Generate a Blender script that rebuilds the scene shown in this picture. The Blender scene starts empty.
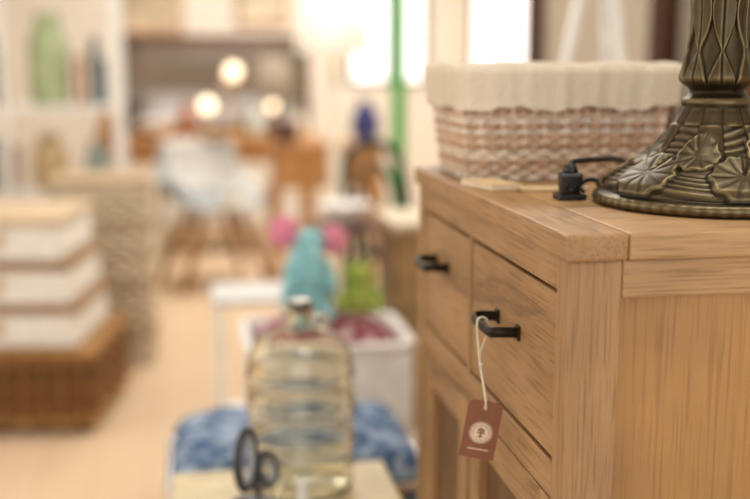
import bpy, bmesh, math, random
import numpy as np
from mathutils import Vector, Matrix
random.seed(4)
FL=-0.25
scn=bpy.context.scene
# ---------------------------------------------------------------- materials
def newmat(name):
    m=bpy.data.materials.new(name); m.use_nodes=True
    nt=m.node_tree; b=nt.nodes['Principled BSDF']
    return m,nt,b
def rgb(h):
    c=[int(h[i:i+2],16)/255 for i in (0,2,4)]
    return tuple([(x/12.92 if x<=.04045 else ((x+.055)/1.055)**2.4) for x in c]+[1])
def plain(name,col,rough=.5,metal=0,noise=.12,scale=30,bump=0,**kw):
    m,nt,b=newmat(name)
    c=rgb(col)
    tc=nt.nodes.new('ShaderNodeTexCoord'); n=nt.nodes.new('ShaderNodeTexNoise')
    n.inputs['Scale'].default_value=scale; n.inputs['Detail'].default_value=5
    nt.links.new(tc.outputs['Object'],n.inputs['Vector'])
    r=nt.nodes.new('ShaderNodeValToRGB')
    r.color_ramp.elements[0].position=.3; r.color_ramp.elements[1].position=.7
    r.color_ramp.elements[0].color=tuple([x*(1-noise) for x in c[:3]]+[1])
    r.color_ramp.elements[1].color=tuple([min(1,x*(1+noise)) for x in c[:3]]+[1])
    nt.links.new(n.outputs['Fac'],r.inputs['Fac']); nt.links.new(r.outputs['Color'],b.inputs['Base Color'])
    b.inputs['Roughness'].default_value=rough; b.inputs['Metallic'].default_value=metal
    if bump:
        bp=nt.nodes.new('ShaderNodeBump'); bp.inputs['Strength'].default_value=bump; bp.inputs['Distance'].default_value=.002
        nt.links.new(n.outputs['Fac'],bp.inputs['Height']); nt.links.new(bp.outputs['Normal'],b.inputs['Normal'])
    for k,v in kw.items(): b.inputs[k].default_value=v
    return m
def wood(name,light,mid,dark,axis=1,s=1.0,rough=.5,seed=0,rings=6,ringamt=.45,streak=.8):
    m,nt,b=newmat(name); L=nt.links
    tc=nt.nodes.new('ShaderNodeTexCoord')
    def mp(a,al):
        p=nt.nodes.new('ShaderNodeMapping'); v=[a*s]*3; v[axis]=al*s
        p.inputs['Scale'].default_value=v; p.inputs['Location'].default_value=(seed,seed*1.7,seed*.3)
        L.new(tc.outputs['Object'],p.inputs['Vector']); return p
    n1=nt.nodes.new('ShaderNodeTexNoise'); n1.inputs['Scale'].default_value=1; n1.inputs['Detail'].default_value=4; n1.inputs['Distortion'].default_value=1.0
    L.new(mp(11,1.7).outputs[0],n1.inputs['Vector'])
    w=nt.nodes.new('ShaderNodeMath'); w.operation='MULTIPLY'; w.inputs[1].default_value=rings
    L.new(n1.outputs['Fac'],w.inputs[0])
    fr=nt.nodes.new('ShaderNodeMath'); fr.operation='PINGPONG'; fr.inputs[1].default_value=1
    L.new(w.outputs[0],fr.inputs[0])
    r1=nt.nodes.new('ShaderNodeValToRGB')
    e=r1.color_ramp.elements; e[0].color=rgb(mid); e[1].color=rgb(light)
    L.new(n1.outputs['Fac'],r1.inputs['Fac']); e[0].position=.35; e[1].position=.65
    mx=nt.nodes.new('ShaderNodeMix'); mx.data_type='RGBA'
    rr=nt.nodes.new('ShaderNodeValToRGB'); rr.color_ramp.elements[0].color=(ringamt,)*3+(1,); rr.color_ramp.elements[1].color=(0,0,0,1); rr.color_ramp.elements[1].position=.45
    L.new(fr.outputs[0],rr.inputs['Fac'])
    L.new(rr.outputs['Color'],mx.inputs[0]); L.new(r1.outputs['Color'],mx.inputs[6]); mx.inputs[7].default_value=rgb(dark)
    n2=nt.nodes.new('ShaderNodeTexNoise'); n2.inputs['Scale'].default_value=1; n2.inputs['Detail'].default_value=3
    L.new(mp(420,13).outputs[0],n2.inputs['Vector'])
    r2=nt.nodes.new('ShaderNodeValToRGB'); r2.color_ramp.elements[0].position=.35; r2.color_ramp.elements[1].position=.5
    r2.color_ramp.elements[0].color=(.60,.56,.52,1); r2.color_ramp.elements[1].color=(1,1,1,1)
    L.new(n2.outputs['Fac'],r2.inputs['Fac'])
    m2=nt.nodes.new('ShaderNodeMix'); m2.data_type='RGBA'; m2.blend_type='MULTIPLY'; m2.inputs[0].default_value=streak
    L.new(mx.outputs[2],m2.inputs[6]); L.new(r2.outputs['Color'],m2.inputs[7])
    n3=nt.nodes.new('ShaderNodeTexNoise'); n3.inputs['Scale'].default_value=9; n3.inputs['Detail'].default_value=4; L.new(tc.outputs['Object'],n3.inputs['Vector'])
    r3=nt.nodes.new('ShaderNodeValToRGB'); r3.color_ramp.elements[0].position=.3; r3.color_ramp.elements[1].position=.7
    r3.color_ramp.elements[0].color=(.84,.84,.86,1); r3.color_ramp.elements[1].color=(1.08,1.06,1.03,1); L.new(n3.outputs['Fac'],r3.inputs['Fac'])
    m3=nt.nodes.new('ShaderNodeMix'); m3.data_type='RGBA'; m3.blend_type='MULTIPLY'; m3.inputs[0].default_value=1
    L.new(m2.outputs[2],m3.inputs[6]); L.new(r3.outputs['Color'],m3.inputs[7])
    L.new(m3.outputs[2],b.inputs['Base Color'])
    bp=nt.nodes.new('ShaderNodeBump'); bp.inputs['Strength'].default_value=.25; bp.inputs['Distance'].default_value=.001
    L.new(n2.outputs['Fac'],bp.inputs['Height']); L.new(bp.outputs['Normal'],b.inputs['Normal'])
    b.inputs['Roughness'].default_value=rough
    return m
def emis(name,col,st):
    m,nt,b=newmat(name); b.inputs['Base Color'].default_value=rgb(col)
    b.inputs['Emission Color'].default_value=rgb(col); b.inputs['Emission Strength'].default_value=st
    return m
OAK=('B69066','9E794E','62452A')
oakX=wood('oak_grain_x','C09A6E','A98456','6A4B2C',axis=0); oakY=wood('oak_grain_y',*OAK,axis=1,seed=3); oakZ=wood('oak_grain_z',*OAK,axis=2,seed=7)
oakP=wood('oak_panel','B88B56','AB7F4B','8E653A',axis=2,s=.6,seed=11,rings=3,ringamt=.2,streak=.5)
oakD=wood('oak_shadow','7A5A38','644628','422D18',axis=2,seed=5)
pineX=wood('pine_grain_x','D0995E','B98148','8C5A2E',axis=0,seed=2); pineZ=wood('pine_grain_z','D0995E','B98148','8C5A2E',axis=2,seed=2)
chairleg=wood('beech_leg','B87D3E','A36C2E','744A20',axis=2,seed=4)
darkwood=wood('walnut','6A4630','523423','34200F',axis=2,seed=9)
creamwood=wood('whitewashed_wood','E6D9B4','D8C79A','B8A274',axis=0,seed=9)
whitep=plain('white_paint','F1EEE9',.45)
blackm=plain('black_plastic','101010',.35)
bronzeh=plain('dark_iron','2A2420',.38,metal=.8)
chrome=plain('chrome','D8D8DC',.2,metal=1)
wallm=plain('cream_plaster','F3EADB',.8,noise=.03,scale=3)
ceilm=plain('ceiling_plaster','F6F3EC',.9,noise=.02)
# ---------------------------------------------------------------- helpers
def E(name,loc=(0,0,0),rz=0):
    o=bpy.data.objects.new(name,None); o.empty_display_size=.1
    o.location=loc; o.rotation_euler=(0,0,rz); scn.collection.objects.link(o); return o
def att(o,parent,world=False):
    if parent is None: return o
    o.parent=parent
    if world: o.matrix_parent_inverse=Matrix.Translation(-Vector(parent.location))
    return o
def mk(name,vs,fs,mat,parent=None,smooth=True,world=False,mats=None,mi=None):
    me=bpy.data.meshes.new(name); me.from_pydata([tuple(v) for v in vs],[],fs); me.update()
    bm=bmesh.new(); bm.from_mesh(me); bmesh.ops.recalc_face_normals(bm,faces=bm.faces); bm.to_mesh(me); bm.free()
    for m in (mats or [mat]): me.materials.append(m)
    if mi: me.polygons.foreach_set('material_index',mi)
    if smooth: me.polygons.foreach_set('use_smooth',[True]*len(me.polygons))
    o=bpy.data.objects.new(name,me); scn.collection.objects.link(o)
    return att(o,parent,world)
def box(name,x0,x1,y0,y1,z0,z1,mat,parent=None,bev=.002,world=False,seg=2,taper=1):
    cx,cy=(x0+x1)/2,(y0+y1)/2; T=taper
    vs=[(cx+(x-cx)*t,cy+(y-cy)*t,z) for z,t in ((z0,T),(z1,1)) for x,y in ((x0,y0),(x1,y0),(x1,y1),(x0,y1))]
    fs=[(3,2,1,0),(4,5,6,7),(0,1,5,4),(1,2,6,5),(2,3,7,6),(3,0,4,7)]
    o=mk(name,vs,fs,mat,parent,False,world)
    if bev>0:
        b=o.modifiers.new('bevel','BEVEL'); b.width=bev; b.segments=seg
    return o
def lathe_data(prof,seg=48,c=(0,0,0)):
    vs=[];fs=[]
    for r,z in prof:
        for i in range(seg):
            a=2*math.pi*i/seg; vs.append((c[0]+r*math.cos(a),c[1]+r*math.sin(a),c[2]+z))
    for j in range(len(prof)-1):
        for i in range(seg):
            k=(i+1)%seg; fs.append((j*seg+i,j*seg+k,(j+1)*seg+k,(j+1)*seg+i))
    return vs,fs
def lathe(name,prof,mat,parent=None,c=(0,0,0),seg=48,cap=True,world=False,smooth=True):
    vs,fs=lathe_data(prof,seg,c)
    if cap:
        if prof[0][0]>1e-4: fs.append(tuple(range(seg))[::-1])
        if prof[-1][0]>1e-4: n=(len(prof)-1)*seg; fs.append(tuple(range(n,n+seg)))
    return mk(name,vs,fs,mat,parent,smooth,world)
def tube_data(pts,r,sides=8,closed=False):
    P=[Vector(p) for p in pts]; n=len(P); vs=[];fs=[]
    rs=list(r) if isinstance(r,(list,tuple)) else [r]*n
    if len(rs)!=n: rs=list(np.interp(np.linspace(0,1,n),np.linspace(0,1,len(rs)),rs))
    def tan(i):
        if closed: return (P[(i+1)%n]-P[i-1]).normalized()
        return (P[min(i+1,n-1)]-P[max(i-1,0)]).normalized()
    t=tan(0); up=Vector((0,0,1)) if abs(t.z)<.9 else Vector((1,0,0))
    N=t.cross(up).normalized()
    for i in range(n):
        t=tan(i); N=(N-t*N.dot(t)).normalized(); B=t.cross(N)
        for k in range(sides):
            a=2*math.pi*k/sides; vs.append(P[i]+(N*math.cos(a)+B*math.sin(a))*rs[i])
    for i in range(n if closed else n-1):
        j=(i+1)%n
        for k in range(sides):
            l=(k+1)%sides; fs.append((i*sides+k,i*sides+l,j*sides+l,j*sides+k))
    if not closed:
        fs.append(tuple(range(sides))[::-1]); fs.append(tuple(range((n-1)*sides,n*sides)))
    return vs,fs
def smoothpts(pts,n=8,closed=False):
    P=[Vector(p) for p in pts]; out=[]; N=len(P)
    for i in range(N if closed else N-1):
        g=(lambda k:P[k%N]) if closed else (lambda k:P[max(0,min(N-1,k))])
        a,b,c,d=g(i-1),g(i),g(i+1),g(i+2)
        for s in range(n):
            t=s/n; out.append(.5*((2*b)+(c-a)*t+(2*a-5*b+4*c-d)*t*t+(3*b-a-3*c+d)*t**3))
    if not closed: out.append(P[-1])
    return out
def tube(name,pts,r,mat,parent=None,closed=False,sides=8,sm=0,world=False):
    if sm: pts=smoothpts(pts,sm,closed)
    vs,fs=tube_data(pts,r,sides,closed); return mk(name,vs,fs,mat,parent,True,world)
def ball(name,c,r,mat,parent=None,sc=(1,1,1),rot=None,world=False,seg=24):
    bm=bmesh.new(); M=Matrix.Translation(c)
    if rot: M=M@rot
    bmesh.ops.create_uvsphere(bm,u_segments=seg,v_segments=seg//2+4,radius=r,matrix=M@Matrix.Diagonal((*sc,1)))
    me=bpy.data.meshes.new(name); bm.to_mesh(me); bm.free(); me.materials.append(mat)
    me.polygons.foreach_set('use_smooth',[True]*len(me.polygons))
    o=bpy.data.objects.new(name,me); scn.collection.objects.link(o); return att(o,parent,world)
def rrect(w,d,rad,n):
    hw,hd=w/2-rad,d/2-rad
    L=[2*hw,math.pi/2*rad,2*hd,math.pi/2*rad,2*hw,math.pi/2*rad,2*hd,math.pi/2*rad+1]; tot=sum(L)-1; out=[]
    for i in range(n):
        s=i/n*tot; k=0
        while s>L[k]: s-=L[k]; k+=1
        q=k//2; 
        if k%2==0:
            if q==0: p=(-hw+s,-hd-rad);nn=(0,-1)
            elif q==1: p=(hw+rad,-hd+s);nn=(1,0)
            elif q==2: p=(hw-s,hd+rad);nn=(0,1)
            else: p=(-hw-rad,hd-s);nn=(-1,0)
        else:
            a=s/rad; a0=[-math.pi/2,0,math.pi/2,math.pi][q]; c=[(hw,-hd),(hw,hd),(-hw,hd),(-hw,-hd)][q]
            nn=(math.cos(a0+a),math.sin(a0+a)); p=(c[0]+rad*nn[0],c[1]+rad*nn[1])
        out.append((p,nn))
    return out
def woven(name,w,d,h,flare,rows,nst,rt,mats,parent,rad=.03,z0=0):
    vs=[];fs=[];mi=[]
    def add(dv,mm):
        o=len(vs); vs.extend(dv[0]); fs.extend([tuple(i+o for i in f) for f in dv[1]]); mi.extend([mm]*len(dv[1]))
    N=nst*4
    for r in range(rows):
        z=z0+rt+(h-2*rt)*r/(rows-1); k=2*flare*(z-z0)/h
        pts=[]
        for i,(p,nn) in enumerate(rrect(w+k,d+k,rad,N)):
            o=rt*.85*math.cos(math.pi*(i/4+r)*1.0)
            pts.append((p[0]+nn[0]*o,p[1]+nn[1]*o,z+random.uniform(-.0006,.0006)))
        add(tube_data(pts,rt*random.uniform(.85,1.05),6,True),random.randrange(len(mats)))
    for i in range(nst):
        p,nn=rrect(w,d,rad,nst)[i]; q,_=rrect(w+2*flare,d+2*flare,rad,nst)[i]
        add(tube_data([(p[0],p[1],z0),(q[0],q[1],z0+h)],rt*.7,6),0)
    o=len(vs); b=rrect(w-.006,d-.006,rad,60)
    for zz in (z0+.001,z0+.004): vs.extend([(p[0],p[1],zz) for p,_ in b])
    fs.append(tuple(range(o,o+60))); fs.append(tuple(range(o+60,o+120))); mi+= [0,0]
    return mk(name,vs,fs,None,parent,True,mats=mats,mi=mi)

# ---------------------------------------------------------------- room
X0,X1,Y0,Y1,ZC=-2.2,4.2,-2.5,8.2,2.55
def floor_mat():
    m,nt,b=newmat('pale_floor_boards'); L=nt.links
    tc=nt.nodes.new('ShaderNodeTexCoord'); br=nt.nodes.new('ShaderNodeTexBrick')
    mpn=nt.nodes.new('ShaderNodeMapping'); mpn.inputs['Rotation'].default_value=(0,0,math.pi/2)
    L.new(tc.outputs['Object'],mpn.inputs['Vector']); L.new(mpn.outputs[0],br.inputs['Vector'])
    br.inputs['Scale'].default_value=1; br.inputs['Brick Width'].default_value=1.4; br.inputs['Row Height'].default_value=.16
    br.inputs['Mortar Size'].default_value=.002
    br.inputs['Color1'].default_value=rgb('DCC1A0'); br.inputs['Color2'].default_value=rgb('D7BB98'); br.inputs['Mortar'].default_value=rgb('C0A078')
    L.new(br.outputs['Color'],b.inputs['Base Color']); b.inputs['Roughness'].default_value=.6
    return m
box('floor',X0,X1,Y0,Y1,FL-.1,FL,floor_mat(),bev=0)
box('ceiling',X0,X1,Y0,Y1,ZC,ZC+.1,ceilm,bev=0)
box('wall_left',X0-.1,X0,Y0,Y1,FL,ZC,wallm,bev=0)
box('wall_right',X1,X1+.1,Y0,Y1,FL,ZC,wallm,bev=0)
def wall_open(name,y0,y1,xs,openings,zl,zh):
    p=E(name,(0,y0,0)); 
    box('wall_below',xs[0],xs[1],0,y1-y0,FL,zl,wallm,p,0); box('wall_above',xs[0],xs[1],0,y1-y0,zh,ZC,wallm,p,0)
    cur=xs[0]; i=0
    for a,b in openings+[(xs[1],xs[1])]:
        if a>cur: box('pier_%d'%i,cur,a,0,y1-y0,zl,zh,wallm,p,0)
        cur=b;i+=1
    return p
wall_open('wall_back',Y1,Y1+.1,(X0,X1),[(1.22,1.86),(2.2,2.75)],.80,1.9)
wall_open('wall_front',Y0-.1,Y0,(X0,X1),[(-1.8,.2),(.5,2.5)],.1,2.2)
daylight=emis('daylight_pane','FFFEFA',1.7)
for i,(a,b) in enumerate([(1.22,1.86),(2.2,2.75)]):
    p=E('window_%d'%(i+1),(a,Y1,.8)); w=b-a
    box('pane',0,w,.06,.07,0,1.1,daylight,p,0)
    for n,q in (('frame_left',(0,.04,0,1.1)),('frame_right',(w-.04,w,0,1.1)),('frame_bottom',(0,w,0,.04)),('frame_top',(0,w,1.06,1.1)),('mullion',(w/2-.015,w/2+.015,0,1.1))):
        box(n,q[0],q[1],-.01,.05,q[2],q[3],darkwood,p,.004)
for i,(a,b) in enumerate([(-1.8,.2),(.5,2.5)]):
    p=E('window_%d'%(i+3),(a,Y0,.1)); w=b-a
    for n,q in (('frame_left',(0,.06,0,2.1)),('frame_right',(w-.06,w,0,2.1)),('frame_bottom',(0,w,0,.06)),('frame_top',(0,w,2.04,2.1)),('mullion',(w/2-.02,w/2+.02,0,2.1))):
        box(n,q[0],q[1],-.06,.01,q[2],q[3],whitep,p,.004)
box('baseboard_back',X0,X1,Y1-.015,Y1,FL,FL+.1,whitep,bev=.004)
box('baseboard_right',X1-.015,X1,Y0,Y1-.02,FL,FL+.1,whitep,bev=.004)
box('baseboard_left',X0,X0+.015,Y0,Y1-.02,FL,FL+.1,whitep,bev=.004)

# ---------------------------------------------------------------- sideboard
sb=E('wooden_sideboard',(.56,1.17,FL))
def sbx(n,*a,mat,bev=.002): return box(n,*a,mat,sb,bev,True)
XR=.82
sbx('top_edge_strip',.3193,.378,.855,1.49,.790,.8145,mat=oakY,bev=.003)
sbx('top_board',.3785,XR+.01,.855,1.49,.790,.8145,mat=oakX,bev=.003)
for n,x,y in (('leg_front_near',.325,.862),('leg_front_far',.325,1.452),('leg_back_near',XR-.05,.862),('leg_back_far',XR-.05,1.452)):
    sbx(n,x,x+.051,y,y+.031,FL,.7895,mat=oakZ,bev=.0025)
sbx('side_rail_top',.3765,XR-.0505,.8635,.885,.754,.7895,mat=oakX)
sbx('side_rail_bottom',.3765,XR-.0505,.8635,.885,-.12,-.05,mat=oakX)
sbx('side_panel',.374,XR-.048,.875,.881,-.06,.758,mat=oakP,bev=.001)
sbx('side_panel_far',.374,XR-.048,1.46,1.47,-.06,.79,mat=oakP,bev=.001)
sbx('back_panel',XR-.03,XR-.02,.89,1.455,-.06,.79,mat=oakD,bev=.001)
sbx('front_rail_top',.327,.345,.8935,1.4515,.757,.7895,mat=oakY)
sbx('front_rail_mid',.327,.345,.8935,1.4515,.553,.588,mat=oakY)
sbx('front_rail_bottom',.327,.345,.8935,1.4515,-.12,-.06,mat=oakY)
sbx('drawer_divider',.327,.36,1.197,1.208,.5885,.7565,mat=oakZ,bev=.001)
sbx('drawer_front_near',.3285,.345,.897,1.194,.5925,.7525,mat=oakY,bev=.002)
sbx('drawer_front_far',.3285,.345,1.211,1.449,.5925,.7525,mat=oakY,bev=.002)
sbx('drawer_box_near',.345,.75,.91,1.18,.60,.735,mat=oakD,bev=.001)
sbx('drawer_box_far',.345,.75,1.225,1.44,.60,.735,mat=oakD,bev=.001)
sbx('bottom_shelf',.345,XR-.04,.89,1.455,-.10,-.07,mat=oakX)
for n,(a,b) in (('door_near',(.897,1.194)),('door_far',(1.211,1.449))):
    sbx(n+'_stile_a',.3285,.345,a,a+.04,-.056,.549,mat=oakZ,bev=.002); sbx(n+'_stile_b',.3285,.345,b-.04,b,-.056,.549,mat=oakZ,bev=.002)
    sbx(n+'_rail_top',.329,.3445,a+.0405,b-.0405,.505,.549,mat=oakY,bev=.002); sbx(n+'_rail_bottom',.329,.3445,a+.0405,b-.0405,-.056,-.01,mat=oakY,bev=.002)
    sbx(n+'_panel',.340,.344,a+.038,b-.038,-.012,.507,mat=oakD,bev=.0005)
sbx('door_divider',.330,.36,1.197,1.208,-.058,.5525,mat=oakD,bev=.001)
def handle(n,yc,zc,half):
    pts=[(.3285,yc-half,zc),(.306,yc-half,zc+.001),(.2995,yc-half+.008,zc),(.2985,yc,zc),(.2995,yc+half-.008,zc),(.306,yc+half,zc+.001),(.3285,yc+half,zc)]
    vs,fs=tube_data(smoothpts(pts,5),.0038,10); 
    vs=[(v[0],v[1],zc+(v[2]-zc)*1.5) for v in vs]
    mk(n,vs,fs,bronzeh,sb,True,True)
    for k,s in enumerate((-1,1)):
        box(n+'_plate_%d'%k,.3255,.3287,yc+s*half-.006,yc+s*half+.006,zc-.008,zc+.008,bronzeh,sb,.0012,True)
handle('handle_near',1.047,.687,.037); handle('handle_far',1.350,.696,.033)

# ---------------------------------------------------------------- price tag
tagp=E('price_tag',(.2935,1.022,.579)); tagp.rotation_euler=(math.radians(2),math.radians(9),math.radians(-12))
tagm=plain('brown_kraft_card','84523A',.55,noise=.08,scale=80); tagc=plain('cream_print','E6D2B8',.6)
W,H=.0185,.0325
out=[(-W,-H),(W,-H),(W,H-.004),(W-.004,H),(-W+.004,H),(-W,H-.004)]
bm=bmesh.new()
ov=[bm.verts.new((x,0,z)) for x,z in out]; hv=[bm.verts.new((.0028*math.cos(a),0,H-.007+.0028*math.sin(a))) for a in [2*math.pi*k/16 for k in range(16)]]
ed=[bm.edges.new((ov[i],ov[(i+1)%6])) for i in range(6)]+[bm.edges.new((hv[i],hv[(i+1)%16])) for i in range(16)]
bmesh.ops.triangle_fill(bm,use_beauty=True,edges=ed)
me=bpy.data.meshes.new('card'); bm.to_mesh(me); bm.free(); me.materials.append(tagm)
o=bpy.data.objects.new('card',me); scn.collection.objects.link(o); o.parent=tagp
s=o.modifiers.new('s','SOLIDIFY'); s.thickness=.0009; s.offset=0
def disc(n,r0,r1,z,mat,y=-.0008,sz=1):
    vs=[];fs=[]
    for i in range(40):
        a=2*math.pi*i/40; vs+= [(r0*math.cos(a),y,z+sz*r0*math.sin(a)),(r1*math.cos(a),y,z+sz*r1*math.sin(a))]
    for i in range(40):
        j=(i+1)%40; fs.append((2*i,2*j,2*j+1,2*i+1))
    return mk(n,vs,fs,mat,tagp,False)
disc('logo_disc',.0001,.0108,-.003,tagc); disc('logo_ring',.0118,.0124,-.003,tagc)
disc('logo_inner_ring',.0082,.0088,-.003,tagm,-.001)
for k,(a,b,z0,z1) in enumerate(((-.001,.001,-.009,.003),(-.005,.005,-.004,-.0028),(-.004,.004,-.0078,-.007),(-.0035,-.0015,-.002,.0015),(.0015,.0035,-.002,.0015))):
    box('logo_mark_%d'%k,a,b,-.00115,-.001,z0,z1,tagm,tagp,0)
box('print_line',-.011,.011,-.0009,-.0008,-.0225,-.0215,tagc,tagp,0)
strm=plain('cotton_string','DCCFB6',.9)
st=E('tag_string',(.297,1.03,.684))
h=Vector((.2935,1.022,.579))+tagp.rotation_euler.to_matrix()@Vector((0,0,H-.007))
tube('loop',[(h.x,h.y-.0012,h.z-.002),(h.x-.0008,h.y-.002,h.z+.01),(.2940,1.031,.645),(.2930,1.038,.668),(.2925,1.042,.692),(.2985,1.044,.6965),(.3045,1.044,.692),(.304,1.042,.680),(.2955,1.037,.660),(.2945,1.031,.645),(h.x+.0008,h.y+.002,h.z+.01),(h.x,h.y+.0015,h.z-.002)],.0013,strm,st,sm=6,world=True,sides=6)
ball('knot',(.2945,1.031,.648),.0026,strm,st,world=True,seg=12)

# ---------------------------------------------------------------- bronze lamp
def bronze():
    m,nt,b=newmat('antique_bronze'); L=nt.links
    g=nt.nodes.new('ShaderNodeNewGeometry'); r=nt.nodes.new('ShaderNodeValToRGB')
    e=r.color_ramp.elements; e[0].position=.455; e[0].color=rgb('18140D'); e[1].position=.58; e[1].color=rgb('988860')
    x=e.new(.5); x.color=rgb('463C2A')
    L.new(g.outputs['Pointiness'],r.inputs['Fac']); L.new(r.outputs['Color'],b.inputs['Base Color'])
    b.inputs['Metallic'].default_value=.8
    n=nt.nodes.new('ShaderNodeTexNoise'); n.inputs['Scale'].default_value=90; tc=nt.nodes.new('ShaderNodeTexCoord'); L.new(tc.outputs['Object'],n.inputs['Vector'])
    mr=nt.nodes.new('ShaderNodeMapRange'); mr.inputs[3].default_value=.28; mr.inputs[4].default_value=.46
    L.new(n.outputs['Fac'],mr.inputs[0]); L.new(mr.outputs[0],b.inputs['Roughness'])
    return m
BR=bronze()
lp=E('bronze_table_lamp',(.547,1.032,.8147))
prof=[(.0,.0),(.119,0),(.1245,.003),(.1255,.007),(.124,.0115),(.118,.0135),(.1145,.0135),(.1135,.017),(.110,.024),(.099,.032),(.084,.041),(.070,.051),(.058,.063),(.049,.075),(.042,.087),(.037,.096),(.034,.102),(.0355,.105),(.0365,.1085),(.0355,.112),(.030,.115),(.0275,.119),(.0285,.123),(.034,.128),(.0365,.132),(.0355,.138),(.0325,.148),(.0295,.162),(.0275,.18),(.0275,.20),(.029,.22),(.032,.245),(.034,.265),(.032,.28),(.025,.292),(.017,.30),(.0145,.31),(.014,.40),(.018,.405),(.018,.41),(.0,.41)]
pr=np.array(prof); sl=np.r_[0,np.cumsum(np.hypot(*(np.diff(pr,axis=0).T)))]
S=np.linspace(0,sl[-1],330); R=np.interp(S,sl,pr[:,0]); Z=np.interp(S,sl,pr[:,1])
for _ in range(2): R[1:-1]=(R[:-2]+2*R[1:-1]+R[2:])/4; Z[1:-1]=(Z[:-2]+2*Z[1:-1]+Z[2:])/4
A=np.linspace(0,2*math.pi,360,endpoint=False)
def pads(a,r,z):
    h=0
    for k in range(6):
        for q,(rc,off,rad) in enumerate(((.092,0,.033),(.066,.52,.023))):
            ac=k*2*math.pi/6+off+.35
            da=(a-ac+math.pi)%(2*math.pi)-math.pi
            dx=da*rc; dy=(r-rc)*1.2; d=math.hypot(dx,dy)
            th=math.atan2(dy,dx)
            rd=rad*(1+.04*math.cos(th*10))
            if d<rd:
                e=min(1,(rd-d)/.0025)
                notch=.2 if abs(((th+1.2+math.pi)%(2*math.pi))-math.pi)<.16 else 1
                v=.0034*e*notch*(1-.18*(abs(math.cos(th*5))**8))*(.68+.32*min(1,d/(rd*.7)))
                h=max(h,v+(.0008*e if q==0 else 0))
    return h
def relief(a,r,z):
    if .0145<z<.085:
        h=pads(a,r,z)
        if z>.035: h=max(h,(.0032*max(0,math.cos(6*a+ .4))**.5)*min(1,(z-.035)/.02))
        rip=.0006*math.sin(r*1100+3*math.sin(4*a)) if h<.0004 else 0
        return h+rip
    if .085<=z<.102: return .0026*abs(math.cos(6*a+.2))
    if .12<z<.30:
        t=(z-.12)/.18
        n=8; u=(a*n/(2*math.pi))%1-.5
        leaf=.5*abs(math.cos(math.pi*(t*2.2)))*.9+.08
        edge=abs(u)-leaf
        h=.0040 if edge<-.06 else (.0040*max(0,-edge/.06) if edge<0 else 0)
        h*=1-.4*math.exp(-(u/.05)**2)
        return h*min(1,(z-.12)/.008)*(1 if z<.275 else max(0,(.30-z)/.025))
    if z<.013 and r>.12: return .0004*math.sin(60*a)
    return 0
vs=[];fs=[]
nA=len(A)
for j in range(len(S)):
    for a in A:
        rl=relief(a,R[j],Z[j])
        rr=R[j]+rl; zz=Z[j]+(rl*.7 if .0145<Z[j]<.085 else 0)
        vs.append((rr*math.cos(a),rr*math.sin(a),zz))
for j in range(len(S)-1):
    for i in range(nA):
        k=(i+1)%nA; fs.append((j*nA+i,j*nA+k,(j+1)*nA+k,(j+1)*nA+i))
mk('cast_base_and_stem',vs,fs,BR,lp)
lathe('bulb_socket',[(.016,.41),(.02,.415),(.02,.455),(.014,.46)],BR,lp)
# cord and plug
pc=E('power_plug',(.409,1.09,.8147))
box('plug_body',-.0125,.0125,-.010,.010,.004,.030,blackm,pc,.004,seg=3,taper=.85)
for k,s in enumerate((-.006,.006)):
    tube('pin_%d'%k,[(s,-.009,.014),(s,-.026,.012)],.002,bronzeh,pc)
lathe('grip_collar',[(.0005,.028),(.008,.029),(.0085,.033),(.006,.038),(.0035,.040)],blackm,pc,c=(0,.0,0),seg=20)
box('plug_foot',-.016,.016,-.012,.012,0,.007,blackm,pc,.002)
tube('cable',[(0,0,.036),(.003,.003,.041),(.018,.014,.0415),(.045,.032,.041),(.078,.055,.0385),(.105,.08,.028),(.13,.1,.010),(.16,.108,.0035),(.23,.09,.0035),(.28,.05,.0035)],.0032,blackm,pc,sm=8)
tube('cable_slack',[(.012,.004,.016),(.026,.012,.020),(.042,.028,.017),(.06,.06,.006),(.09,.105,.0035),(.13,.125,.0035),(.2,.122,.0035)],.0030,blackm,pc,sm=8)

# ---------------------------------------------------------------- wicker basket
bk=E('wicker_basket',(.477,1.372,.8147)); 
wk=[plain('willow_%d'%i,c,.6,noise=.2,scale=60) for i,c in enumerate(('DEC4AA','CBA88A','E8D6C2','BF9A7E','EBDED0'))]
woven('weave',.255,.185,.132,.014,20,64,.0034,wk,bk,.03)
lin=plain('linen_liner','DDD0BA',.95,noise=.06,scale=220,bump=.4)
vs=[];fs=[];N=240;rows=[(-.008,.02),(-.006,.08),(-.004,.144),(.003,.1495),(.0105,.146),(.0115,.135),(.0105,.115),(.0115,.092)]
for j,(o_,z) in enumerate(rows):
    k=2*.014*z/.132
    for i,(p,nn) in enumerate(rrect(.255+k,.185+k,.03,N)):
        t=i/N*2*math.pi
        rf=(.0012*math.sin(23*t)+.0009*math.sin(41*t+1))*(0 if j<3 else (j-2)/3)
        zz=z+ (.003*math.sin(9*t)+.0015*math.sin(31*t) if j==7 else 0)+(.0012*math.sin(7*t) if j in(2,3,4) else 0)
        vs.append((p[0]+nn[0]*(o_+rf),p[1]+nn[1]*(o_+rf),zz))
for j in range(len(rows)-1):
    for i in range(N):
        k=(i+1)%N; fs.append((j*N+i,j*N+k,(j+1)*N+k,(j+1)*N+i))
fs.append(tuple(range(N)))
lo=mk('cloth_liner',vs,fs,lin,bk)
nb=E('notebook',(.352,1.215,.8147),.25)
box('cover',-.02,.024,-.04,.035,0,.0018,plain('kraft_cover','C9A878',.7),nb,.0005); box('pages',-.019,.023,-.039,.034,.0018,.006,plain('paper','EFE4CE',.8),nb,.0005)
box('cover_top',-.02,.024,-.04,.035,.006,.0075,plain('kraft_cover2','D6B98C',.7),nb,.0005)
wl=E('leather_strap',(.41,1.175,.8147),-.2)
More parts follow.
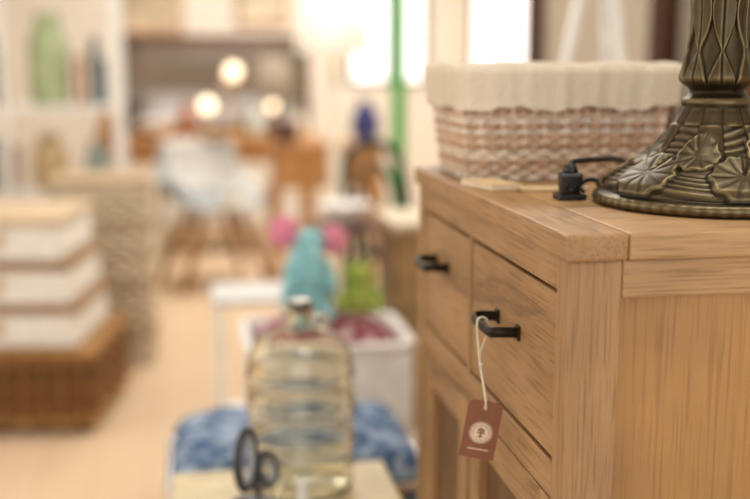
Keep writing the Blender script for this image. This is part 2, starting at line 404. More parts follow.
box('strap',-.03,.035,-.012,.012,0,.004,plain('tan_leather','DAC097',.6),wl,.0015); 
tube('buckle',[(.035,-.013,.003),(.047,-.013,.003),(.047,.013,.003),(.035,.013,.003)],.0015,chrome,wl,closed=True)

# ---------------------------------------------------------------- bedside cabinet further back
bc=E('bedside_cabinet',(.575,2.92,FL))
hh=.76
box('top',-.01,.42,-.01,.31,hh-.02,hh,plain('limed_top','D0C0A2',.5),bc,.003)
box('carcass',.004,.41,.006,.30,.12,hh-.021,oakX,bc,.002)
for k,(a,b) in enumerate(((.52,.72),(.33,.50),(.15,.31))):
    box('drawer_front_%d'%k,.03,.385,-.006,.005,a,b,oakX,bc,.002); box('drawer_side_%d'%k,-.002,.004,.03,.28,a,b,oakD,bc,.002); ball('knob_%d'%k,(.207,-.016,(a+b)/2),.012,bronzeh,bc)
for k,(x,y) in enumerate(((.0,.0),(.38,.0),(.0,.27),(.38,.27))): box('leg_%d'%k,x+.002,x+.03,y+.002,y+.028,0,.125,oakZ,bc,.003)

# ---------------------------------------------------------------- low table, bottle, scissors
TZ=.28
lt=E('low_table',(.10,1.47,FL))
h0=TZ-FL
box('top',-.15,.212,-.13,.235,h0-.022,h0,creamwood,lt,.004)
box('apron_front',-.13,.185,-.11,-.095,h0-.08,h0-.022,creamwood,lt); box('apron_back',-.13,.185,.2,.215,h0-.08,h0-.022,creamwood,lt)
box('apron_left',-.13,-.115,-.095,.2,h0-.08,h0-.022,creamwood,lt); box('apron_right',.17,.185,-.095,.2,h0-.08,h0-.022,creamwood,lt)
for k,(x,y) in enumerate(((-.14,-.12),(.16,-.12),(-.14,.19),(.16,.19))): box('leg_%d'%k,x,x+.035,y,y+.035,0,h0-.022,creamwood,lt,.003,taper=.7)

gl,nt,b=newmat('pale_amber_glass')
b.inputs['Base Color'].default_value=(.96,.93,.81,1); b.inputs['Transmission Weight'].default_value=1; b.inputs['Roughness'].default_value=.02; b.inputs['IOR'].default_value=1.45
bt=E('glass_demijohn',(.160,1.612,TZ+.0005))
op=[(.0005,.004),(.05,.003),(.074,.0),(.081,.004),(.085,.014)]
for k in range(0,91):
    z=.02+.185*k/90
    rib=0
    for zc in (.045,.078,.090,.14,.152,.195): rib+=.0036*math.exp(-((z-zc)/.003)**2)
    op.append((.0845+rib,z))
op+=[(.0845,.212),(.082,.225),(.0765,.238),(.067,.249),(.054,.258),(.040,.265),(.029,.270),(.0225,.275),(.0195,.281),(.0185,.288),(.0185,.291),(.0225,.292),(.0235,.296),(.0225,.300),(.0205,.302),(.0205,.306)]
ip=[(max(.0005,r-.0034),z+(.004 if z<.01 else 0)) for r,z in op][::-1]
ip=[(min(r,.0815) if .02<z<.21 else r,z) for r,z in ip]
vs,fs=lathe_data(op+[(.0185,.3075)]+ip,72); mk('bottle',vs,fs,gl,bt)
tube('neck_ring',[(0.018,0,.286),(.036,0,.289),(.042,0,.279),(.037,0,.268),(.028,0,.268)],.0042,gl,bt,sm=6)
lathe('metal_cap',[(.0175,.296),(.0175,.3085),(.02,.309),(.02,.312),(.0165,.314),(.0005,.3145)],plain('zinc_cap','A9A79F',.4,metal=.7),bt,seg=32)

cp=E('tin_cup',(.072,1.47,TZ+.0005))
lathe('cup',[(.03,0),(.033,.001),(.035,.034),(.0365,.036),(.035,.037),(.0335,.034),(.031,.003),(.0005,.003)],plain('tin','8C8F92',.35,metal=.8),cp)
sc=E('scissors',(.086,1.47,TZ+.005)); sc.rotation_euler=(math.radians(-3),math.radians(-3),math.radians(48))
steel=plain('steel','B9BCC0',.25,metal=1); grip=plain('dark_grip','2F3338',.4); grip2=plain('light_grip','9EA3A8',.4)
for k,s in enumerate((-1,1)):
    vs=[(s*.001,-.0015*s,0),(s*.012,-.0015*s,.065),(-s*.004,-.0015*s,.08),(s*.001,.0005-.0015*s,0),(s*.012,.001-.0015*s,.065),(-s*.004,.001-.0015*s,.08)]
    mk('blade_%d'%k,vs,[(0,1,2),(3,5,4),(0,3,4,1),(1,4,5,2),(2,5,3,0)],steel,sc,False)
    kz=1.25 if s<0 else .75; zc_=.110 if s<0 else .078
    ring=[(s*(.022+.020*math.cos(a)-.006*math.sin(a)),0,zc_+.034*kz*math.sin(a)) for a in [2*math.pi*i/24 for i in range(24)]]
    tube('finger_loop_%d'%k,ring,.0062,grip,sc,closed=True,sides=10)
    ring=[(s*(.022+.0135*math.cos(a)-.005*math.sin(a)),0,zc_+.027*kz*math.sin(a)) for a in [2*math.pi*i/24 for i in range(24)]]
    tube('loop_lining_%d'%k,ring,.005,grip2,sc,closed=True,sides=10)
    tube('shank_%d'%k,[(s*.001,0,.055),(s*.006,0,.065),(s*.016,0,.075)],[.004,.005,.006],grip,sc,sm=4)
ball('pivot',(0,-.002,.062),.004,steel,sc,seg=12)
mkp=E('white_marker_pen',(.150,1.505,TZ+.0005))
lathe('barrel',[(.0005,0),(.0075,.001),(.008,.03),(.008,.052),(.006,.056),(.0005,.057)],whitep,mkp,seg=20)

# denim ottoman (patterned denim)
do=E('denim_ottoman',(.12,1.93,FL))
den,nt,b=newmat('patterned_denim'); tc=nt.nodes.new('ShaderNodeTexCoord'); v=nt.nodes.new('ShaderNodeTexNoise'); v.inputs['Scale'].default_value=22; v.inputs['Detail'].default_value=4; v.inputs['Distortion'].default_value=1.2
r=nt.nodes.new('ShaderNodeValToRGB'); r.color_ramp.elements[0].color=rgb('38547C'); r.color_ramp.elements[0].position=.44; r.color_ramp.elements[1].color=rgb('98ABC0'); r.color_ramp.elements[1].position=.62
nt.links.new(tc.outputs['Object'],v.inputs['Vector']); nt.links.new(v.outputs['Fac'],r.inputs['Fac']); nt.links.new(r.outputs['Color'],b.inputs['Base Color']); b.inputs['Roughness'].default_value=.9
OX0,OX1=-.17,.285; oc=(OX0+OX1)/2; ow=OX1-OX0
box('body',OX0,OX1,-.16,.17,.03,.44,den,do,.02,seg=4)
vs=[];fs=[];n=24
for s in (0,1):
    for j in range(n+1):
        for i in range(n+1):
            u,w_=i/n*2-1,j/n*2-1
            e=max(0,(1-u**6)*(1-w_**6)); hgt=.055*e**.4
            vs.append((oc+u*(ow/2+.005),.005+w_*.172,(.468+ (hgt+.007*math.sin(9*u)*math.cos(7*w_)*e if s else -.3*hgt))))
for s in (0,1):
    o_=s*(n+1)**2
    for j in range(n):
        for i in range(n):
            a=o_+j*(n+1)+i; fs.append((a,a+1,a+n+2,a+n+1))
mk('cushion',vs,fs,den,do)
tube('metal_rim',[(p[0]+oc,p[1]+.005,.455) for p,_ in rrect(ow+.02,.355,.05,64)],.008,chrome,do,closed=True)
for k,x in enumerate((-.12,.22)): box('clasp_%d'%k,x-.02,x+.02,-.182,-.176,.41,.462,chrome,do,.002)
for k,(x,y) in enumerate(((-.13,-.12),(.24,-.12),(-.13,.13),(.24,.13))): lathe('foot_%d'%k,[(.018,0),(.02,.03)],darkwood,do,c=(x,y,0),seg=16)

# ---------------------------------------------------------------- white bin w/ toys
wb=E('white_storage_bin',(.305,2.46,FL))
bw,bd,bh=.38,.30,.565
box('wall_front_panel',-bw/2,bw/2,-bd/2,-bd/2+.012,.02,bh,whitep,wb,.004); box('wall_back_panel',-bw/2,bw/2,bd/2-.012,bd/2,.02,bh,whitep,wb,.004)
box('end_left',-bw/2,-bw/2+.012,-bd/2+.0125,bd/2-.0125,.02,bh,whitep,wb,.004); box('end_right',bw/2-.012,bw/2,-bd/2+.0125,bd/2-.0125,.02,bh,whitep,wb,.004)
box('base',-bw/2+.012,bw/2-.012,-bd/2+.012,bd/2-.012,0,.03,whitep,wb,.003)
tube('rolled_rim',[(p[0],p[1],bh) for p,_ in rrect(bw+.005,bd+.005,.03,60)],.011,whitep,wb,closed=True)
tx,nt,b=newmat('red_patterned_textile'); tc=nt.nodes.new('ShaderNodeTexCoord'); v=nt.nodes.new('ShaderNodeTexVoronoi'); v.inputs['Scale'].default_value=32
r=nt.nodes.new('ShaderNodeValToRGB'); e=r.color_ramp.elements; e[0].color=rgb('E8CFCB'); e[0].position=.25; e[1].color=rgb('96505C'); e[1].position=.42
nt.links.new(tc.outputs['Object'],v.inputs['Vector']); nt.links.new(v.outputs['Distance'],r.inputs['Fac']); nt.links.new(r.outputs['Color'],b.inputs['Base Color']); b.inputs['Roughness'].default_value=.95
th=E('folded_textile',(.305,2.46,FL+.03))
vs=[];fs=[];n=30
for s in (0,1):
    for j in range(n+1):
        for i in range(n+1):
            u,w_=i/n*2-1,j/n*2-1; e=max(0,(1-u**4)*(1-w_**4))**.5
            vs.append((u*.168,w_*.128,(.492+.085*e+.010*e*math.sin(5*u+3*w_)+.006*e*math.sin(11*w_-4*u)) if s else 0.01))
for s in (0,1):
    o_=s*(n+1)**2
    for j in range(n):
        for i in range(n):
            a=o_+j*(n+1)+i; fs.append((a,a+1,a+n+2,a+n+1))
ring=[i for i in range(n)]+[n+j*(n+1) for j in range(n)]+[n*(n+1)+n-i for i in range(n)]+[(n-j)*(n+1) for j in range(n)]
q=(n+1)**2
for a in range(len(ring)): b_=(a+1)%len(ring); fs.append((ring[a],ring[b_],ring[b_]+q,ring[a]+q))
mk('cloth_pile',vs,fs,tx,th)
tur=plain('turquoise_felt','90C6CC',.95,noise=.1); pinkf=plain('pink_felt','E98FA8',.95); grn=plain('lime_felt','A3B254',.95); eye=plain('black_bead','101010',.2)
mo=E('elephant_plush_toy',(.258,2.43,.366),.1); mo.scale=(1.12,1.12,1.12)
lathe('body',[(.0005,0),(.042,.002),(.052,.02),(.053,.05),(.048,.09),(.038,.125),(.030,.15),(.02,.162),(.0005,.166)],tur,mo)
ball('head',(.008,-.008,.160),.032,tur,mo,sc=(1,1.1,1))
tube('trunk',[(.008,-.03,.158),(.008,-.055,.145),(.006,-.066,.12),(.004,-.078,.10),(.002,-.092,.10)],[.016,.013,.011,.009,.008],tur,mo,sm=5,sides=12)
ball('ear_left',(-.047,.0,.185),.033,pinkf,mo,sc=(1,.4,1.05)); ball('ear_right',(.061,.0,.162),.031,pinkf,mo,sc=(1,.4,1.05))
for k,s in enumerate((-1,1)):
    ball('eye_%d'%k,(.008+s*.014,-.040,.168),.004,eye,mo)
    tube('arm_%d'%k,[(s*.032,-.01,.12),(s*.044,-.03,.09),(s*.040,-.055,.07)],[.014,.013,.015],tur,mo,sm=5,sides=12)
    tube('foot_%d'%k,[(s*.028,-.03,.016),(s*.031,-.06,.016),(s*.032,-.075,.018)],[.018,.018,.014],tur,mo,sm=5,sides=12)
fr=E('frog_plush_toy',(.388,2.45,.366),-.1)
lathe('body',[(.0005,0),(.032,.002),(.042,.02),(.042,.045),(.034,.07),(.02,.085),(.0005,.09)],grn,fr)
ball('head',(0,-.005,.095),.036,grn,fr,sc=(1.1,1,.8))
for k,s in enumerate((-1,1)):
    ball('eye_bump_%d'%k,(s*.018,-.012,.122),.012,grn,fr); ball('eye_%d'%k,(s*.018,-.022,.125),.006,eye,fr)
    tube('leg_%d'%k,[(s*.03,0,.02),(s*.045,-.02,.035),(s*.038,-.05,.012)],[.014,.012,.01],grn,fr,sm=5)

ws=E('white_side_table',(.16,2.93,FL))
box('top',-.12,.12,-.12,.12,.56,.575,plain('pale_grey_paint','C8C7C3',.5),ws,.004); 
for k,(x,y) in enumerate(((-.11,-.11),(.09,-.11),(-.11,.09),(.09,.09))): box('leg_%d'%k,x,x+.018,y,y+.018,0,.56,whitep,ws,.002)
box('shelf',-.105,.105,-.105,.105,.2,.21,whitep,ws,.002)

pp=E('potted_plant',(.46,2.80,FL))
lathe('pot',[(.07,0),(.075,.005),(.10,.2),(.107,.2),(.107,.225),(.095,.225),(.09,.19),(.0005,.185)],plain('grey_pot','6F6A62',.6),pp)
lf=plain('leaf_green','5B8E4A',.5,noise=.25)
vs=[];fs=[]
for k in range(46):
    a=random.uniform(0,6.28); L_=random.uniform(.3,.50); lean=random.uniform(.08,.30); w_=random.uniform(.012,.02)
    o_=len(vs); n=8
    for i in range(n+1):
        t=i/n; rr=.03+lean*L_*t**1.5; z=.19+L_*t*(1-.35*lean*t); ww=w_*math.sin(math.pi*min(1,t*.95+.05))
        for s in (-1,1): vs.append((rr*math.cos(a)-s*ww*math.sin(a),rr*math.sin(a)+s*ww*math.cos(a),z))
    for i in range(n): fs.append((o_+2*i,o_+2*i+1,o_+2*i+3,o_+2*i+2))
mk('foliage',vs,fs,lf,pp)

# ---------------------------------------------------------------- left: woven chest with white boxes
ch=E('woven_chest',(-.345,3.40,FL),math.radians(-9))
sg=[plain('seagrass_%d'%i,c,.8,noise=.3,scale=40) for i,c in enumerate(('A07440','875C32','B58850','70481F'))]
wv=woven('woven_body',.74,.52,.23,0,8,40,.014,sg,ch,.02,z0=.03); wv.location=(-.38,.275,0)
box('inner_core',-.74,-.02,.03,.52,.035,.245,sg[3],ch,.01); 
box('lid',-.765,.005,.0,.55,.262,.287,sg[0],ch,.01)
for k,(x,y) in enumerate(((-.7,.06),(-.06,.06),(-.7,.48),(-.06,.48))):
    w=lathe('castor_wheel_%d'%k,[(.0005,-.009),(.014,-.009),(.018,-.005),(.018,.005),(.014,.009),(.0005,.009)],bronzeh,ch,seg=20); w.rotation_euler=(0,math.pi/2,0); w.location=(x,y,.0185)
wmat=plain('white_canvas','F0EDE6',.85); rimm=plain('tan_rim','D2BB9B',.7); rimd=plain('brown_rim','9C7A56',.7)
bx=E('white_storage_boxes',(-.385,3.45,FL+.2875),math.radians(-9))
for k,w_ in enumerate((.58,.56,.54)):
    z=k*.146
    box('box_%d'%k,-w_,-.010-k*.022,.0,.44,z,z+.115,wmat,bx,.012,seg=3)
    box('lid_%d'%k,-w_-.01,-.0-k*.022,-.01,.45,z+.115,z+.1455,rimm if k==2 else rimd,bx,.008)
    box('label_%d'%k,-w_/2-.04,-w_/2+.04,-.004,.0,z+.04,z+.085,rimm,bx,.001)
    tube('handle_%d'%k,[(-w_/2-.04,-.002,z+.1),(-w_/2-.03,-.02,z+.09),(-w_/2+.03,-.02,z+.09),(-w_/2+.04,-.002,z+.1)],.005,rimm,bx,sm=4)
hm=E('wicker_hamper',(-.36,4.36,FL))
wk2=[plain('pale_willow_%d'%i,c,.7,noise=.2) for i,c in enumerate(('D6C4A8','BFA888','E2D2B8'))]
woven('hamper_weave',.36,.30,.74,.01,26,32,.013,wk2,hm,.05)
box('hamper_lid',-.20,.20,-.17,.17,.742,.775,wk2[1],hm,.012)

# ---------------------------------------------------------------- white shelving
shf=E('white_shelving_unit',(-1.35,4.95,FL))
SW,SD=1.03,.42
for k,(x,y) in enumerate(((0,0),(.5,0),(SW-.035,0),(0,SD-.035),(SW-.035,SD-.035))): box('upright_%d'%k,x,x+.035,y,y+.035,0,2.1,whitep,shf,.003)
for k,z in enumerate((.12,.60,1.0,1.62,2.05)): box('shelf_%d'%k,.0,SW,.0355,SD-.0355,z,z+.025,whitep,shf,.003)
cans=[('A9B58A','milk_churn',.70,1.026,.095,.42),('8F9C96','painted_tin',.90,.626,.06,.22),('C4A87C','ceramic_crock',.68,.626,.08,.26),('CFC4AC','ceramic_crock',.22,1.026,.09,.35),('7F968E','enamel_jug',.86,1.646,.06,.3)]
for c_,nm,x,z,r_,h_ in cans:
    p=E(nm,(-1.35+x,5.15,FL+z))
    m=plain('glaze_'+c_,c_,.4,noise=.25,scale=12)
    lathe('body',[(r_*.85,0),(r_*.95,.01),(r_,.03),(r_,h_*.65),(r_*.9,h_*.75),(r_*.6,h_*.85),(r_*.58,h_*.93),(r_*.68,h_*.97),(r_*.66,h_),(r_*.5,h_*.98),(r_*.5,h_*.9),(.0005,h_*.88)],m,p)
    tube('handle',[(0,r_*.85,h_*.8),(0,r_*1.35,h_*.75),(0,r_*1.3,h_*.45),(0,r_*.97,h_*.4)],.009,m,p,sm=5)
for q,(bx0,bz,nb_) in enumerate(((-1.29,.626,7),(-.73,1.646,4),(-1.22,1.646,9),(-1.0,1.026,5),(-.52,1.026,4),(-1.02,.626,6))):
    bks=E('row_of_books',(bx0,5.08,FL+bz))
    x=0
    for k in range(nb_):
        w_=random.uniform(.022,.036) if q else random.uniform(.022,.03); h_=random.uniform(.2,.32)
        box('book_%d'%k,x,x+w_,0,.16,0,h_,plain('book_%d_%d'%(q,k),random.choice(('8C6A4E','B09A76','5F6E78','9A543E','C9B894','4E5A46','D9CDB4')),.7),bks,.002); x+=w_+.002
fb=E('folded_blankets',(-.62,5.14,FL+.146))
for k,c_ in enumerate(('DACFBB','C9A98A','E2DED6','A99884')): box('blanket_%d'%k,-.22,.22,-.15,.15,k*.075,k*.075+.07,plain('wool_'+c_,c_,.95),fb,.025,seg=4)

# ---------------------------------------------------------------- shell chair
sh=E('shell_armchair',(.103,5.86,FL),math.radians(20))
pat,nt,b=newmat('grey_patchwork_shell'); tc=nt.nodes.new('ShaderNodeTexCoord'); v=nt.nodes.new('ShaderNodeTexVoronoi'); v.inputs['Scale'].default_value=4
r=nt.nodes.new('ShaderNodeValToRGB'); r.color_ramp.interpolation='CONSTANT'; e=r.color_ramp.elements; e[0].color=rgb('A6A9A8'); e[1].position=.75; e[1].color=rgb('DAD8D2')
for ps,cc in ((.2,'DEDCD6'),(.4,'7C8284'),(.55,'B8A88C'),(.65,'B4B8B8')): x=e.new(ps); x.color=rgb(cc)
sep=nt.nodes.new('ShaderNodeSeparateColor'); nt.links.new(tc.outputs['Object'],v.inputs['Vector']); nt.links.new(v.outputs['Color'],sep.inputs[0]); nt.links.new(sep.outputs[0],r.inputs['Fac']); nt.links.new(r.outputs['Color'],b.inputs['Base Color']); b.inputs['Roughness'].default_value=.5
vs=[];fs=[];nu,nv=24,24
for j in range(nv+1):
    t=j/nv
    for i in range(nu+1):
        u=i/nu*2-1
        if t<.5: y=-.22+.40*(t/.5); z=.42-.03*math.sin(math.pi*t/.5*.9)+(.015 if t<.05 else 0)
        else:
            q_=(t-.5)/.5; y=.18+.10*q_+.05*math.sin(q_*2.4); z=.41+.38*q_**1.15
        wd=.28*(1-.25*max(0,t-.75)/.25*abs(u)) if t>.5 else .25+.03*t
        arm=.18*abs(u)**3*math.sin(math.pi*min(1,t*1.15+.08)) if t*1.15+.08<1 else 0
        vs.append((u*wd,y-.09*abs(u)**2.5*(1 if t>.4 else t/.4)*t,z+arm*(1-.8*max(0,t-.6)/.4)))
for j in range(nv):
    for i in range(nu): a=j*(nu+1)+i; fs.append((a,a+1,a+nu+2,a+nu+1))
o=mk('shell',vs,fs,pat,sh); s=o.modifiers.new('s','SOLIDIFY'); s.thickness=.012
for k,(sx,sy) in enumerate(((-1,-1),(1,-1),(-1,1),(1,1))):
    tube('leg_%d'%k,[(sx*.25,sy*.21,0),(sx*.11,sy*.10,.395)],[.020,.028],chairleg,sh,sides=12)
tube('brace_0',[(-.19,-.165,.18),(.19,.165,.18)],.006,bronzeh,sh); tube('brace_1',[(.19,-.165,.18),(-.19,.165,.18)],.006,bronzeh,sh)

# ---------------------------------------------------------------- desk + things
dk=E('wooden_desk',(-.62,6.62,FL))
DW=1.42
box('top',0,DW,0,.6,.72,.755,pineX,dk,.004)
box('apron',.03,DW-.03,.03,.57,.60,.72,pineX,dk,.003)
for k in range(3):
    box('drawer_%d'%k,.08+k*.44,.46+k*.44,.018,.03,.615,.705,pineX,dk,.003); ball('knob_%d'%k,(.27+k*.44,.008,.66),.015,bronzeh,dk)
for k,(x,y) in enumerate(((.02,.02),(DW-.08,.02),(.02,.52),(DW-.08,.52))): box('leg_%d'%k,x,x+.06,y,y+.06,0,.60,pineZ,dk,.004,taper=.65)
top=FL+.7555
mr=E('framed_mirror',(.15,7.13,top+.003)); mr.rotation_euler=(math.radians(-5),0,0)
mg,nt,b=newmat('aged_mirror'); b.inputs['Metallic'].default_value=1; b.inputs['Base Color'].default_value=(.30,.25,.21,1); b.inputs['Roughness'].default_value=.08
box('glass',-.60,.60,0,.01,.05,.60,mg,mr,0)
for n,q in (('frame_left',(-.65,-.59,0,.65)),('frame_right',(.59,.65,0,.65)),('frame_bottom',(-.59,.59,0,.06)),('frame_top',(-.59,.59,.59,.65))): box(n,q[0],q[1],-.015,.02,q[2],q[3],darkwood,mr,.006)
bulb=emis('warm_bulb','FFE9C4',2.6); brass=plain('brass','C9A25A',.3,metal=.9)
for (x,y,zb,nm,br_) in ((.27,6.83,.40,'globe_desk_lamp',.050),(.10,6.75,.19,'globe_desk_lamp',.046),(.52,6.83,.18,'globe_desk_lamp',.030)):
    p=E(nm,(x,y,top))
    lathe('base_and_stem',[(.0005,0),(.06,.001),(.06,.012),(.02,.02),(.008,.03),(.007,zb-.05),(.018,zb-.04),(.018,zb-.02),(.0005,zb-.018)],brass,p,seg=24)
    ball('bulb',(0,0,zb+.01),br_,bulb,p)
bw_=E('white_mixing_bowl',(-.22,6.85,top)); lathe('bowl',[(.05,0),(.08,.02),(.12,.07),(.135,.11),(.14,.112),(.13,.105),(.11,.065),(.0005,.02)],whitep,bw_)
for nm,x,y,c_,r_,h_ in (('glass_vase',.40,6.72,'D8E0D8',.05,.2),('ceramic_pot',-.53,6.9,'B98B5E',.06,.18),('ceramic_pot',.68,6.8,'E4D7C4',.06,.15),('stoneware_bottle',-.44,6.72,'6C5C4C',.04,.30),('ceramic_pot',-.03,7.0,'A8663C',.05,.22)):
    p=E(nm,(x,y,top)); lathe('body',[(r_*.7,0),(r_,h_*.2),(r_,h_*.5),(r_*.6,h_*.8),(r_*.5,h_*.95),(r_*.6,h_),(r_*.45,h_*.97),(.0005,h_*.6)],plain('pot_'+c_+nm,c_,.4),p,seg=32)
p=E('linen_storage_cube',(-.36,6.9,FL)); box('body',-.16,.16,-.18,.15,0,.36,plain('cube_linen','C2BCB0',.85),p,.01); box('lid',-.165,.165,-.185,.155,.36,.40,plain('cube_lid','A29A8A',.8),p,.008)

t2=E('console_table',(.70,5.68,FL))
box('top',-.30,.33,-.2,.2,.77,.80,pineX,t2,.004); box('apron',-.27,.30,-.17,.17,.56,.77,pineX,t2,.003)
for k in range(2): box('drawer_%d'%k,-.25+k*.29,.02+k*.27,-.18,-.17,.59,.75,pineX,t2,.003); ball('knob_%d'%k,(-.115+k*.27,-.19,.67),.013,bronzeh,t2)
for k,(x,y) in enumerate(((-.29,-.19),(.26,-.19),(-.29,.14),(.26,.14))): box('leg_%d'%k,x,x+.05,y,y+.05,0,.56,pineZ,t2,.004,taper=.6)
bv=E('blue_vase',(.93,5.62,FL+.8005)); lathe('body',[(.05,0),(.075,.04),(.085,.10),(.06,.16),(.035,.2),(.045,.22),(.035,.215),(.0005,.15)],plain('cobalt_glaze','3A4488',.35),bv,seg=32)
ob=E('wooden_jewel_box',(.49,5.64,FL+.8005)); box('body',-.07,.07,-.06,.06,0,.08,darkwood,ob,.004); box('lid',-.075,.075,-.065,.065,.08,.105,darkwood,ob,.006)

fl=E('floor_lamp',(.705,5.22,FL))
lathe('base_and_pole',[(.0005,0),(.15,.001),(.15,.02),(.03,.035),(.03,.05),(.03,1.25),(.012,1.27),(.012,1.4)],plain('lamp_white','EDE3D0',.4),fl)
shade,nt,b=newmat('lit_shade'); b.inputs['Base Color'].default_value=rgb('FFFBF0'); b.inputs['Emission Color'].default_value=rgb('FFF6E4'); b.inputs['Emission Strength'].default_value=.35; b.inputs['Roughness'].default_value=.9
o=lathe('shade',[(.195,1.27),(.14,1.60)],shade,fl,cap=False); s=o.modifiers.new('s','SOLIDIFY'); s.thickness=.003
ball('bulb',(0,0,1.43),.035,bulb,fl)
for k in range(3):
    a=k*2.094; tube('shade_spoke_%d'%k,[(0,0,1.39),(.165*math.cos(a),.165*math.sin(a),1.39)],.003,brass,fl)

rt=E('round_side_table',(.575,3.96,FL)); lathe('table',[(.0005,0),(.12,.001),(.12,.015),(.02,.03),(.016,.55),(.05,.58),(.14,.585),(.14,.605),(.0005,.605)],darkwood,rt)
rb=E('white_bowl',(.575,3.96,FL+.6055)); lathe('bowl',[(.04,0),(.05,.008),(.085,.04),(.105,.075),(.108,.076),(.10,.07),(.08,.04),(.0005,.012)],whitep,rb)
bch=E('black_bentwood_chair',(.86,4.16,FL),math.radians(35))
lathe('seat',[(.0005,.43),(.17,.43),(.185,.44),(.185,.455),(.17,.465),(.0005,.46)],blackm,bch)
for k,(sx,sy) in enumerate(((-1,-1),(1,-1))): tube('front_leg_%d'%k,[(sx*.17,sy*.16,0),(sx*.13,sy*.12,.44)],[.012,.016],blackm,bch)
tube('back_hoop',[(-.17,.20,0),(-.15,.14,.44),(-.175,.18,.7),(-.13,.205,.84),(0,.215,.89),(.13,.205,.84),(.175,.18,.7),(.15,.14,.44),(.17,.20,0)],.021,blackm,bch,sm=8,sides=12)
tube('inner_hoop',[(-.09,.13,.455),(-.11,.17,.65),(-.06,.19,.77),(0,.195,.80),(.06,.19,.77),(.11,.17,.65),(.09,.13,.455)],.015,blackm,bch,sm=8)
tube('seat_ring',[(.14*math.cos(a),.14*math.sin(a),.25) for a in [2*math.pi*i/24 for i in range(24)]],.008,blackm,bch,closed=True)
gs=E('green_coat_stand',(.975,4.92,FL))
gm=plain('bright_green_paint','2E9E38',.4,noise=.05)
lathe('pole_and_base',[(.0005,0),(.15,.001),(.15,.02),(.05,.035),(.034,.05),(.034,1.85),(.038,1.86),(.025,1.89),(.0005,1.9)],gm,gs)
for k in range(4):
    a=k*math.pi/2+.4; tube('hook_%d'%k,[(0,0,1.78),(.09*math.cos(a),.09*math.sin(a),1.76),(.12*math.cos(a),.12*math.sin(a),1.84),(.11*math.cos(a),.11*math.sin(a),1.90)],.010,gm,gs,sm=5)

fs_=E('folding_screen',(1.10,3.40,FL))
linen=plain('screen_linen','DDD0BC',.9,noise=.05)
xs=[0,.44,.86,1.28]; ys=[0,-.10,.02,-.08]
for k in range(3):
    p0=Vector((xs[k],ys[k],0)); p1=Vector((xs[k+1],ys[k+1],0)); d=(p1-p0); L_=d.length; ang=math.atan2(d.y,d.x)
    for nm,a in (('panel_cloth_%d'%k,(.03,L_-.03,-.004,.004,.12,1.85,linen)),('stile_a_%d'%k,(.004,.065,-.015,.015,0,1.9,darkwood)),('stile_b_%d'%k,(L_-.045,L_-.004,-.015,.015,0,1.9,darkwood)),('rail_top_%d'%k,(.065,L_-.045,-.014,.014,1.85,1.9,darkwood)),('rail_bottom_%d'%k,(.065,L_-.045,-.014,.014,.08,.14,darkwood))):
        o=box(nm,*a,fs_,.003); o.location=p0; o.rotation_euler=(0,0,ang)
dw=E('dark_wood_cupboard',(1.66,2.85,FL))
box('carcass',0,.7,0,.32,.08,1.75,darkwood,dw,.004); box('cornice',-.02,.72,-.02,.34,1.75,1.80,darkwood,dw,.008); box('plinth',.01,.69,.01,.31,0,.08,darkwood,dw,.003)
for k in range(2):
    x0=.02+k*.335; box('door_%d'%k,x0,x0+.325,-.012,0,.12,1.72,darkwood,dw,.004); box('door_panel_%d'%k,x0+.06,x0+.265,-.016,-.012,.2,1.64,darkwood,dw,.003); ball('knob_%d'%k,(.32+k*.06,-.025,.9),.012,brass,dw)
tp=E('white_tripod_lamp',(1.02,2.55,FL))
for k in range(3):
    a=k*2.094+.9; tube('leg_%d'%k,[(.30*math.cos(a),.30*math.sin(a),0),(.03*math.cos(a),.03*math.sin(a),1.5)],.013,whitep,tp)
lathe('hub',[(.0005,1.47),(.05,1.48),(.05,1.53),(.02,1.54),(.02,1.6),(.0005,1.6)],whitep,tp,seg=24)
o=lathe('shade',[(.2,1.6),(.15,1.85)],shade,tp,cap=False); s=o.modifiers.new('s','SOLIDIFY'); s.thickness=.003
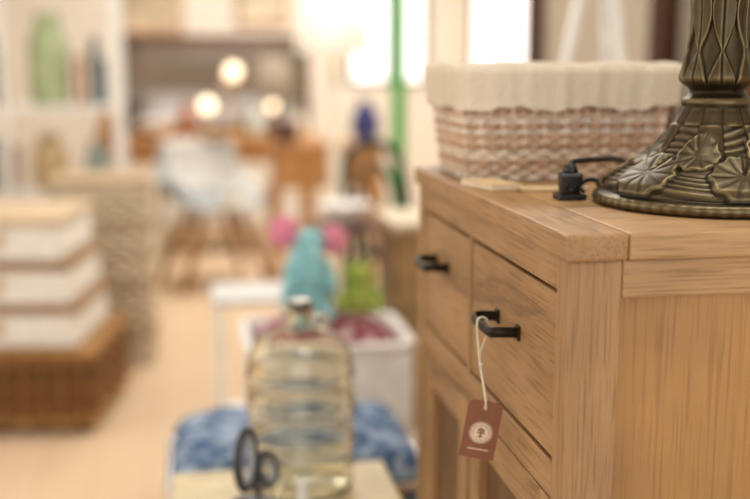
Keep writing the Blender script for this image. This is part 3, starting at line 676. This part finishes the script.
for k,(x,z,w_,h_,c_) in enumerate(((-.3,1.35,.5,.35,'CDB79A'),(.55,1.4,.4,.3,'D9C9AE'))):
    p=E('framed_print',(x,Y1-.035,z)); box('frame',-w_/2,w_/2,0,.03,-h_/2,h_/2,pineX,p,.005); box('print',-w_/2+.03,w_/2-.03,-.003,0,-h_/2+.03,h_/2-.03,plain('print_'+c_,c_,.6,noise=.4,scale=6),p,0)

# ---------------------------------------------------------------- lights
def area(name,loc,rot,sx,sy,pw,col=(1,1,1)):
    l=bpy.data.lights.new(name,'AREA'); l.shape='RECTANGLE'; l.size=sx; l.size_y=sy; l.energy=pw; l.color=col
    o=bpy.data.objects.new(name,l); o.location=loc; o.rotation_euler=rot; scn.collection.objects.link(o)
area('shop_window_light',(.35,Y0+.1,1.15),(math.radians(90),0,0),4.3,2.0,46,(.98,.99,1))
area('side_window_light',(X0+.1,2.0,1.5),(math.radians(90),0,math.radians(-90)),4.0,1.6,25,(.97,.985,1))  # unseen fill lamp added for the drawer fronts; the left wall has no window
for i,(x,y,pw) in enumerate(((.6,.9,14),(.6,3.6,35),(.6,6.5,58),(2.6,5.5,34))):
    area('ceiling_light_%d'%i,(x,y,ZC-.07),(0,0,0),1.2,.6,pw,(1,.98,.95))  # unseen overhead area lamps, added to brighten the room
    p=E('ceiling_light_fitting',(x,y,ZC));  # made-up housing around each added overhead lamp
    for n,q in (('edge_a',(-.63,-.6,-.33,.33)),('edge_b',(.6,.63,-.33,.33)),('edge_c',(-.6,.6,-.33,-.3)),('edge_d',(-.6,.6,.3,.33))): box(n,*q,-.08,0,whitep,p,.003)
w=bpy.data.worlds.new('sky'); scn.world=w; w.use_nodes=True
w.node_tree.nodes['Background'].inputs[0].default_value=(.9,.95,1,1); w.node_tree.nodes['Background'].inputs[1].default_value=.9
# ---------------------------------------------------------------- camera
cam=bpy.data.cameras.new('camera'); co=bpy.data.objects.new('camera',cam); scn.collection.objects.link(co)
co.location=(0,0,.9615); co.rotation_euler=(math.radians(90-10.07),0,math.radians(-9.92))
cam.lens=50; cam.sensor_width=36; cam.clip_start=.05
cam.dof.use_dof=True; cam.dof.focus_distance=1.02; cam.dof.aperture_fstop=1.9
scn.camera=co
scn.view_settings.view_transform='Standard'; scn.view_settings.exposure=0
